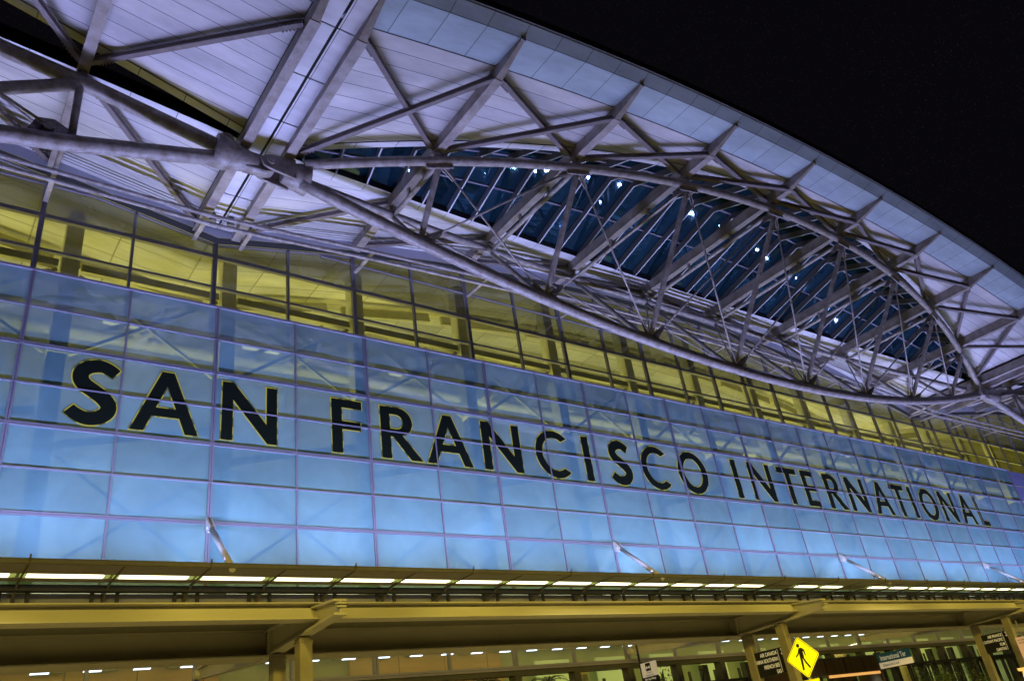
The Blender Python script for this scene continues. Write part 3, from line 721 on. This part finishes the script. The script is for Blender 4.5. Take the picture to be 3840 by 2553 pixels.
# lobby interior
m = MB(); m.quad((XL, 8, 0), (XR, 8, 0), (XR, 8, 7.8), (XL, 8, 7.8)); m.build("lobby_wall", M_LWALL, T)
MB().box(XL, XR, .7, 8, .12, .16).build("lobby_floor", M_GROUND, T)
m = MB()
for x0, x1 in ((-6, 9.0), (14.5, 22.5)):
    for z in (0, 1.6, 3.2, 4.8, 6.0):
        xx = x0
        while xx < x1 - .5: m.box(xx + .02, min(xx + 2.4, x1) - .02, 7.6, 7.75, z + .03, z + 1.17 + (.37 if z < 4 else 0)); xx += 2.4
m.build("wood_panelling", M_WOOD, T)
m = MB()
for x in (-3, 9.9, 22.9, 36.5, 43, 49.7, 61): m.tube([(x, 2.6, .1), (x, 2.6, 5.6)], .42, 16)
m.build("lobby_column", M_LCOL, T, True)
m = MB()
for x in range(24, 80, 4):
    m.box(x, x + 2.2, 6.9, 7.0, 1.2, 4.4); m.box(x, x + 2.2, 6.9, 7.0, 4.6, 6.4)
m.build("lobby_screen", mat("backlit_panel", (0.6, 0.75, 0.4), .5, emit=(0.50, 0.60, 0.22), estr=.26), T)
m = MB()
for k in range(40):
    x = -6 + 2.15 * k + random.uniform(-.5, .5); m.box(x, x + random.uniform(.3, 1.1), 7.2, 7.5, 6.95, 7.1 + random.uniform(.1, .4))
m.build("shop_goods", mat("shop_mixed", (0.3, 0.3, 0.2), .6, noise=.6, nscale=1.5), T)
fr = MB()
for x in (30.6, 33.8, 43.1, 46.4, 49.5, 52.6, 55.4, 58.3): fr.box(x, x + .35, 2.2, 2.5, .2, 5.1)
for k in range(24):
    x = 24 + 2 * k; fr.box(x, x + .12, 4.4, 4.5, .2, 5.1)
fr.box(24, 74, 4.4, 4.5, 2.6, 2.7); fr.box(24, 74, 4.4, 4.5, 4.3, 4.42)
fr.build("inner_partition", M_DARKFRAME, T)
# entrance portal: polished bronze box over the doors
EP = empty("entrance_portal", "bronze clad entrance portal with orange lit door head behind the crossing sign", "portal")
m = MB(); m.box(33.0, 40.6, -.95, .38, 3.82, 4.58); m.box(31.6, 32.95, -.9, .38, 3.1, 4.2); m.build("bronze_box", M_BRONZE, EP)
for x in (34.2, 35.9, 37.6, 39.3): MB().box(x - .02, x + .02, -.962, -.951, 3.82, 4.58).build("panel_joint", M_BLACK, EP)
MB().box(33.0, 40.6, -1.0, -.951, 4.50, 4.60).build("top_trim", M_DARKFRAME, EP)
m = MB(); m.box(40.65, 40.9, -.9, .38, .15, 4.5); m.box(37.9, 38.1, -.9, .38, .15, 3.8); m.box(34.6, 34.8, -.9, .38, .15, 3.8); m.build("jamb", M_BRONZE, EP)
MB().box(36.0, 40.6, -.99, -.90, 3.68, 3.80).build("lit_door_head", M_ORANGE, EP)
MB().box(39.3, 39.42, .1, .15, 3.0, 3.6).build("door_light", M_CEIL, EP)
# ------------------------------------------------------------------ interior lights
for k in range(38):
    x = 2.1 + 1.5 * k
    o = MB().box(x, x + .52, 4.22, 4.37, 6.46, 6.49).build("ceiling_light", M_CEIL)
    tag(o, "small bright white ceiling light in the row seen through the lower glass", "ceiling light", "ceiling lights behind the lower glass")
for i, (x, y0, y1, z, lab) in enumerate(((19.3, 3.4, 6.5, 5.05, "dotted strip of yellow lights beside the palm inside the lobby"), (26.0, 1.0, 3.4, 5.28, "dotted strip of yellow lights just above the white ground transportation sign"),
                            (42.5, .9, 3.0, 5.45, "dotted strip of yellow lights above the teal sign board"), (44.0, 3.0, 5.0, 4.9, "dotted strip of yellow lights inside by the second airline sign"))):
    m = MB(); n_ = 11
    for k in range(n_):
        y = y0 + (y1 - y0) * k / n_; m.box(x, x + .09, y, y + (y1 - y0) / n_ * .55, z, z + .03)
    tag(m.build("light_strip", M_DOT), lab, "light strip")
# ------------------------------------------------------------------ light shelf with lamps and tie struts
LS = empty("light_shelf", "long olive soffit shelf with curved fins at the foot of the blue screen", "canopy")
m = MB(); m.box(-9, 84, -2.50, -1.60, 8.00, 8.05); m.box(-9, 84, -1.13, -.80, 8.00, 8.05); m.box(-9, 84, -1.60, -1.13, 8.04, 8.07)
m.build("soffit_panel", M_SHELF, LS)
m = MB(); m.box(-9, 84, -2.56, -2.51, 8.005, 8.11); m.box(-9, 84, -2.50, -1.0, 8.13, 8.16); m.build("front_lip", M_DECK, LS)
m = MB(); m.box(-9, 84, -.62, -.38, 7.80, 7.97); m.build("purlin", M_BLACK, LS)
for k in range(-4, 36):
    x = .85 + 2.25 * k; big = (k % 2 == 0)
    tip = 8.22 if big else 8.0
    poly = ([(-2.66, tip), (-2.56, 7.975)] if big else [(-2.50, 7.985)]) + [(-1.9, 7.970), (-1.3, 7.955), (-.85, 7.925), (-.45, 7.78), (0.08, 7.50), (0.08, 7.98), (-.6, 7.985), (-2.45, 7.994)]
    MB().prism(poly, .045, lambda u, v, d, x=x: (x - .022 + d, u, v)).build("bracket", M_BRACK, LS)
for k in range(-4, 36):
    x = .85 + 2.25 * k
    for d in (-.33, .33): MB().box(x + d - .05, x + d + .05, -.35, -.27, 7.5, 7.9).build("wall_post", M_BLACK, LS)
for k in range(-3, 35):
    x = .97 + 2.25 * k; off = k in (14, 17)
    L_ = empty("shelf_light", "unlit strip light in the shelf soffit above the crossing sign" if k == 14 else "unlit strip light in the shelf soffit, second one to the right of the lit pair" if off else "long bright white strip light recessed in the olive shelf soffit", "strip light",
               None if off else "strip lights along the shelf", loc=(x, -1.37, 7.99))
    MB().box(0, 1.84, -.12, .13, 0, .035).build("diffuser", M_LAMPOFF if off else M_LAMP, L_)
    for e0, e1 in ((-.16, -.005), (1.845, 2.0)): MB().box(e0, e1, -.12, .13, .005, .04).build("end_plate", M_LAMPOFF if off else M_LAMPEND, L_)
for k in range(0, 5):
    x = 6 + 18 * k
    if x > 78: continue
    m = MB(); m.tube([(x, -.42, 9.79), (x, -2.48, 7.98)], .098, 14); 
    m.build("tie_strut", M_STRUT, LS, True)
    m = MB(); m.prism([(-.08, 10.28), (-.08, 9.82), (-.30, 9.72), (-.50, 9.78), (-.38, 9.98)], .06, lambda u, v, d: (x - .10 + d, u, v))
    m.prism([(-.08, 10.28), (-.08, 9.82), (-.30, 9.72), (-.50, 9.78), (-.38, 9.98)], .06, lambda u, v, d: (x + .04 + d, u, v))
    m.tube([(x - .14, -.27, 9.90), (x + .14, -.27, 9.90)], .06, 12); m.build("strut_lug", M_STRUT, LS)
# ------------------------------------------------------------------ drop-off canopy
CA = empty("dropoff_canopy", "cream steel drop-off canopy with long girders crossing in front of the entrance", "canopy")
GX0, GX1 = -14.0, 96.0
m = MB(); m.box(GX0, GX1, -8.42, -7.98, 5.30, 5.325); m.box(GX0, GX1, -8.42, -7.98, 5.635, 5.66); m.box(GX0, GX1, -8.21, -8.18, 5.326, 5.634); m.build("front_girder", M_BEAM, CA)
m = MB(); m.box(GX0, GX1, -5.62, -4.78, 5.03, 5.065); m.box(GX0, GX1, -5.50, -4.9, 5.67, 5.70); m.box(GX0, GX1, -5.22, -5.18, 5.066, 5.669); m.build("rear_girder", M_BEAM, CA)
m = MB(); m.box(GX0, GX1, -8.0, -5.5, 5.665, 5.72); m.build("deck", M_DECK, CA)
bx = [6 + 18 * k for k in range(-1, 5)]
for x in bx:
    st = [(-9.43, 5.16, 5.495), (-8.1, 5.12, 5.62), (-7.0, 5.09, 5.66), (-5.0, 5.0, 5.70)]
    m = MB(); wf = .15
    for (ya, b0, t0), (yb, b1, t1) in zip(st[:-1], st[1:]):
        m.hexa([(x - wf, ya, b0), (x + wf, ya, b0), (x + wf, ya, b0 + .05), (x - wf, ya, b0 + .05)], [(x - wf, yb, b1), (x + wf, yb, b1), (x + wf, yb, b1 + .05), (x - wf, yb, b1 + .05)])
        m.hexa([(x - wf, ya, t0 - .05), (x + wf, ya, t0 - .05), (x + wf, ya, t0), (x - wf, ya, t0)], [(x - wf, yb, t1 - .05), (x + wf, yb, t1 - .05), (x + wf, yb, t1), (x - wf, yb, t1)])
        m.hexa([(x - .02, ya, b0 + .05), (x + .02, ya, b0 + .05), (x + .02, ya, t0 - .05), (x - .02, ya, t0 - .05)], [(x - .02, yb, b1 + .05), (x + .02, yb, b1 + .05), (x + .02, yb, t1 - .05), (x - .02, yb, t1 - .05)])
    # tapering arm back to the wall
    for b0, b1, w_, h_ in ((5.0, 5.43, wf, .05), (5.65, 5.72, wf, .05)):
        m.hexa([(x - w_, -5.0, b0), (x + w_, -5.0, b0), (x + w_, -5.0, b0 + h_), (x - w_, -5.0, b0 + h_)], [(x - w_ * .7, .1, b1), (x + w_ * .7, .1, b1), (x + w_ * .7, .1, b1 + h_), (x - w_ * .7, .1, b1 + h_)])
    m.hexa([(x - .02, -5.0, 5.05), (x + .02, -5.0, 5.05), (x + .02, -5.0, 5.65), (x - .02, -5.0, 5.65)], [(x - .02, .1, 5.48), (x + .02, .1, 5.48), (x + .02, .1, 5.72), (x - .02, .1, 5.72)])
    m.tube([(x - .16, .18, 5.58), (x + .16, .18, 5.58)], .13, 12)
    m.box(x - .15, x + .15, -5.66, -5.62, 5.1, 5.66)
    # small bolted channels on the beam nose
    for z in (5.33, 5.40): m.box(x - .11, x + .11, -9.50, -9.40, z - .022, z + .012); m.box(x - .045, x + .045, -9.475, -9.458, z - .030, z + .020)
    m.build("outrigger_beam", M_BEAM, CA)
    for y, zt_ in ((-5.88, 5.02), (-7.45, 5.09)):
        m = MB(); m.box(x - .15, x + .15, y - .15, y + .15, .15, zt_ - .02); m.box(x - .18, x + .18, y - .18, y + .18, zt_ - .12, zt_ - .1)
        m.build("post", M_POST, CA)
# ------------------------------------------------------------------ signs
def text_mesh(s, size, m, parent, loc, align='RIGHT', off=0.0, name="lettering", sx=1.0):
    cu = bpy.data.curves.new(name, 'FONT'); cu.body = s; cu.size = size; cu.align_x = align; cu.align_y = 'BOTTOM_BASELINE'; cu.extrude = .002; cu.offset = off
    ob = bpy.data.objects.new(name, cu); me = bpy.data.meshes.new_from_object(ob); bpy.data.objects.remove(ob); bpy.data.curves.remove(cu)
    me.materials.clear(); me.materials.append(m); me.name = name
    o = bpy.data.objects.new(name, me); COL.objects.link(o); o.parent = parent; o.location = loc; o.scale = (sx, 1, 1); return o
FACE = Matrix(((0, 0, -1, 0), (-1, 0, 0, 0), (0, 1, 0, 0), (0, 0, 0, 1)))   # local x -> -Y, local y -> +Z, local z -> -X
def sign_root(name, label, cat, loc, group=None, rz=0.0):
    o = empty(name, label, cat, group); o.matrix_world = Matrix.Translation(loc) @ Matrix.Rotation(rz, 4, 'Z') @ FACE; return o
def airline(x, z0, z1, names, label):
    r = sign_root("airline_sign", label, "sign", (x, -5.93, z0)); w, h = 1.50, z1 - z0
    MB().box(0, w, 0, h, -.05, .05).build("board", M_SIGNBLK, r)
    m = MB(); m.box(w - .38, w - .365, .04, h - .03, .052, .056); m.build("divider", M_SIGNTXT, r)
    text_mesh("3", .27, M_SIGNTXT, r, (w - .19, h - .23, .053), 'CENTER', .012, "gate_number", .8)
    for i, s in enumerate(names): text_mesh(s, .175, M_SIGNTXT, r, (w - .42, h - .19 - i * .205, .053), 'RIGHT', .004, sx=.70)
airline(24.0, 3.49, 4.33, ["AIR CANADA", "CHINA SOUTHERN", "FRENCH BEE", "SAS"], "black airline board reading AIR CANADA, CHINA SOUTHERN, FRENCH BEE, SAS between canopy posts")
airline(42.0, 3.63, 4.48, ["AIR FRANCE", "CATHAY PACIFIC", "KLM", "QANTAS"], "black airline board reading AIR FRANCE, CATHAY PACIFIC, KLM, QANTAS at far right")
# pedestrian crossing sign
r = sign_root("crossing_sign", "yellow diamond pedestrian crossing sign with small arrow plaque on its pole", "sign", (19.3, -11.19, 3.45))
def diamond(hw, z0, z1, m, name, rr=.07):
    pts = []
    for k in range(4):
        a0 = k * 90; cx, cy = (hw - rr * 1.41) * cos(radians(a0)), (hw - rr * 1.41) * sin(radians(a0))
        pts += arc(cx, cy, rr, rr, a0 - 45, a0 + 45, 5)
    MB().prism(pts, z1 - z0, lambda u, v, d: (u, v, z0 + d)).build(name, m, r)
diamond(.565, -.012, 0, M_SIGNBACK, "sign_plate"); diamond(.558, 0.001, .003, M_YELLOW, "yellow_face", .065)
diamond(.530, .0035, .0045, M_SIGNBLK, "black_border", .05); diamond(.512, .005, .006, M_YELLOW, "yellow_field", .045)
# walking figure (flat symbol)
def sym(loops, m, par, z, name="walking_figure"):
    mb = MB()
    for lp in loops: mb.prism(lp, .0015, lambda u, v, d: (u, v, z + d))
    return mb.build(name, m, par)
fig = [arc(-.045, .285, .042, .046, 0, 360, 20)[:-1],
       [(-.035, .225), (.03, .225), (.075, .19), (.10, .145), (.105, .03), (.08, .02), (.065, .125), (.045, .14), (.045, .02), (.035, -.02), (-.075, -.02), (-.075, .05), (-.06, .12), (-.075, .085), (-.17, .02), (-.185, .045), (-.10, .115), (-.065, .19)],
       [(-.075, -.019), (-.010, -.019), (-.02, -.13), (-.04, -.30), (-.09, -.30), (-.085, -.15)],
       [(-.008, -.019), (.035, -.019), (.075, -.12), (.155, -.26), (.115, -.285), (.03, -.14)]]
fig = [[(u * 1.18, v * 1.12) for u, v in lp] for lp in fig]
sym(fig, M_SIGNBLK, r, .0065)
MB().box(-.03, .03, -3.30, .50, -.075, -.014).build("pole", M_SIGNBACK, r)
for v in (.40, -.40): MB().tube([(0, v, .0), (0, v, .010)], .010, 8).build("bolt", M_SIGNBACK, r)
pl = MB().box(-.31, .31, -.98, -.60, -.012, 0).build("arrow_plaque", M_YELLOW, r)
m = MB(); m.box(-.295, .295, -.62, -.612, .001, .003); m.box(-.295, -.287, -.965, -.62, .001, .003); m.box(.287, .295, -.965, -.62, .001, .003); m.box(-.295, .295, -.973, -.965, .001, .003); m.build("plaque_border", M_SIGNBLK, pl)
sym([[(-.21, -.66), (-.165, -.625), (.05, -.74), (.09, -.70), (.15, -.84), (-.03, -.82), (.01, -.79)]], M_SIGNBLK, pl, .001, "arrow")
# ground transportation sign
r = sign_root("transport_sign", "white Ground Transportation sign with taxi symbol over a black strip, hanging by the doors", "sign", (21.5, -2.66, 4.18))
MB().box(0, .76, 0, .50, -.04, .04).build("white_panel", M_CREAM, r)
MB().box(.24, .50, .20, .47, .041, .044).build("symbol_square", M_SIGNBLK, r)
car = [(0, 0), (.085, 0), (.085, .05), (.065, .085), (.02, .085), (0, .05)]
sym([[(.265 + u, .28 + v) for u, v in car], [(.385 + u, .28 + v) for u, v in car]], M_CREAM, r, .045, "taxi_symbol")
text_mesh("Ground", .095, M_FASCIA, r, (.38, .115, .042), 'CENTER', 0.0, "ground_lettering", .9); text_mesh("Transportation", .085, M_FASCIA, r, (.38, .03, .042), 'CENTER', 0, "transportation_lettering", .9)
b = MB().box(0, .76, -.30, -.002, -.04, .04).build("black_strip", M_SIGNBLK, r)
text_mesh("Ride App Pickup", .095, M_SIGNTXT, b, (.38, -.11, .042), 'CENTER', .003, "pickup_lettering", .9)
MB().box(-.08, -.03, -1.5, 1.3, -.03, .03).build("hanger_post", M_DARKFRAME, r)
# international terminal sign
r = sign_root("terminal_sign", "teal and cream sign board reading International Terminal, Departures Level", "sign", (38.0, -2.60, 3.72))
MB().box(0, 1.70, .0, .27, -.06, .06).build("cream_panel", M_CREAM, r); MB().box(0, 1.70, .271, .68, -.06, .06).build("teal_panel", M_TEAL, r)
text_mesh("International Ter", .33, M_SIGNTXT, r, (.14, .36, .062), 'LEFT', .006, "terminal_lettering", .60); text_mesh("Departures Level", .17, M_DARKFRAME, r, (.18, .08, .062), 'LEFT', 0, "departures_lettering", .72)
# hidden remainder of the board is darker; side posts
MB().box(-.08, -.02, -3.5, .9, -.04, .04).build("post", M_DARKFRAME, r)
# notice at the right edge
r = sign_root("notice_board", "pinkish parking notice board at the right edge beside the second airline sign", "sign", (41.0, -7.95, 2.75))
MB().box(0, .62, 0, 1.28, -.03, .03).build("panel", M_PINK, r)
text_mesh("NO WAITING", .085, M_SIGNBLK, r, (.31, 1.12, .032), 'CENTER', 0, "notice_lettering", .85); text_mesh("NO PARKING", .085, M_SIGNBLK, r, (.31, 1.0, .032), 'CENTER', 0, "notice_lettering", .85)
MB().box(.28, .34, -2.6, 2.0, -.06, -.031).build("pole", M_SIGNBACK, r)
o = MB().add([], []); m = MB(); m.prism([(0, 0), (.9, 0), (1.0, .2), (.55, .35), (.45, .6), (-.25, .6), (-.2, .42), (.1, .38)], .25, lambda u, v, d: (40.2 + d, -7.95 - u * .55, 2.35 + v * .65))
tag(m.build("warning_lamp", M_ORANGE), "glowing orange lamp housing at the lower right edge of the picture", "lamp")
# ------------------------------------------------------------------ plants
def palm(x, y, z, R_, label):
    P_ = empty("palm_tree", label, "palm", loc=(x, y, .16))
    MB().tube([(0, 0, 0), (.04, .02, z * .5), (0, 0, z)], [.13, .10, .08], 10).build("trunk", M_BARK, P_, True)
    m = MB(); rnd = random.Random(3)
    for k in range(26):
        a = 2 * pi * k / 26 + rnd.uniform(-.1, .1); el = rnd.uniform(-.2, 1.1); L = R_ * rnd.uniform(.8, 1.1); prev = Vector((0, 0, z)); pts = [prev]
        for i in range(1, 9):
            t = i / 8; e = el - 1.7 * t; prev = prev + Vector((cos(a) * cos(e), sin(a) * cos(e), sin(e))) * (L / 8); pts.append(prev)
        for i in range(1, 8):
            d = (pts[i + 1] - pts[i - 1]).normalized(); sd = d.cross(Vector((0, 0, 1))).normalized()
            m.bar(pts[i - 1], pts[i], .02, .02)
            for s_ in (-1, 1):
                for q in (0, .5):
                    b0 = pts[i].lerp(pts[i + 1], q); tp = b0 + (sd * s_ * .8 + d * .6 + Vector((0, 0, -.25))) * .30 * (1 - .06 * i)
                    m.add([b0 - d * .022, b0 + d * .022, tp], [(0, 1, 2)])
    m.build("crown", M_PALM, P_)
palm(18.4, 3.2, 5.0, 1.35, "dark palm silhouetted inside the lobby against the orange panels")
palm(22.6, 4.4, 4.9, 1.2, "second palm to the right in the lobby before the yellow column")
def tree(x, y, h, R_, n, label, seed):
    P_ = empty("small_tree", label, "tree", loc=(x, y, .16)); rnd = random.Random(seed)
    m = MB(); m.tube([(0, 0, 0), (.05, 0, h * .5), (0, .03, h)], [.09, .06, .03], 8)
    cl = []
    for k in range(12):
        a = rnd.uniform(0, 6.28); z = h * rnd.uniform(.35, .95); q = Vector((cos(a) * R_ * .7, sin(a) * R_ * .5, z + rnd.uniform(0, .6)))
        m.tube([(0, 0, z), q], [.03, .012], 6); cl.append(q)
    m.build("trunk", M_BARK, P_, True); m = MB()
    for k in range(n):
        c = rnd.choice(cl); p = c + Vector((rnd.gauss(0, .3), rnd.gauss(0, .3), rnd.gauss(0, .28)))
        u = Vector((rnd.uniform(-1, 1), rnd.uniform(-1, 1), rnd.uniform(-1, 1))).normalized(); w = u.cross(Vector((rnd.uniform(-1, 1), .3, .5))).normalized(); s_ = rnd.uniform(.03, .07)
        m.add([p - u * s_ * 1.6, p + w * s_ * .6, p + u * s_ * 1.6, p - w * s_ * .6], [(0, 1, 2, 3)])
    m.build("crown", M_LEAF, P_)
tree(45.0, -1.5, 3.0, 1.3, 1500, "small leafy street tree by the far storefront right of the teal sign", 5)
tree(50.0, -1.4, 3.2, 1.4, 1500, "small leafy street tree under the second airline sign", 9)
tree(27.5, 2.2, 4.6, .9, 500, "thin leafy plant inside the lobby left of the first airline sign", 12)
# door number on the storefront glass
def front_text(t, size, m, x, y, z, parent, name, sx=1.0):
    o = text_mesh(t, size, m, parent, (0, 0, 0), 'CENTER', .004, name, sx)
    o.rotation_euler = (pi / 2, 0, 0); o.location = (x, y, z); return o
front_text("7", .85, M_BLACK, 28.6, .60, 4.15, T, "door_number")
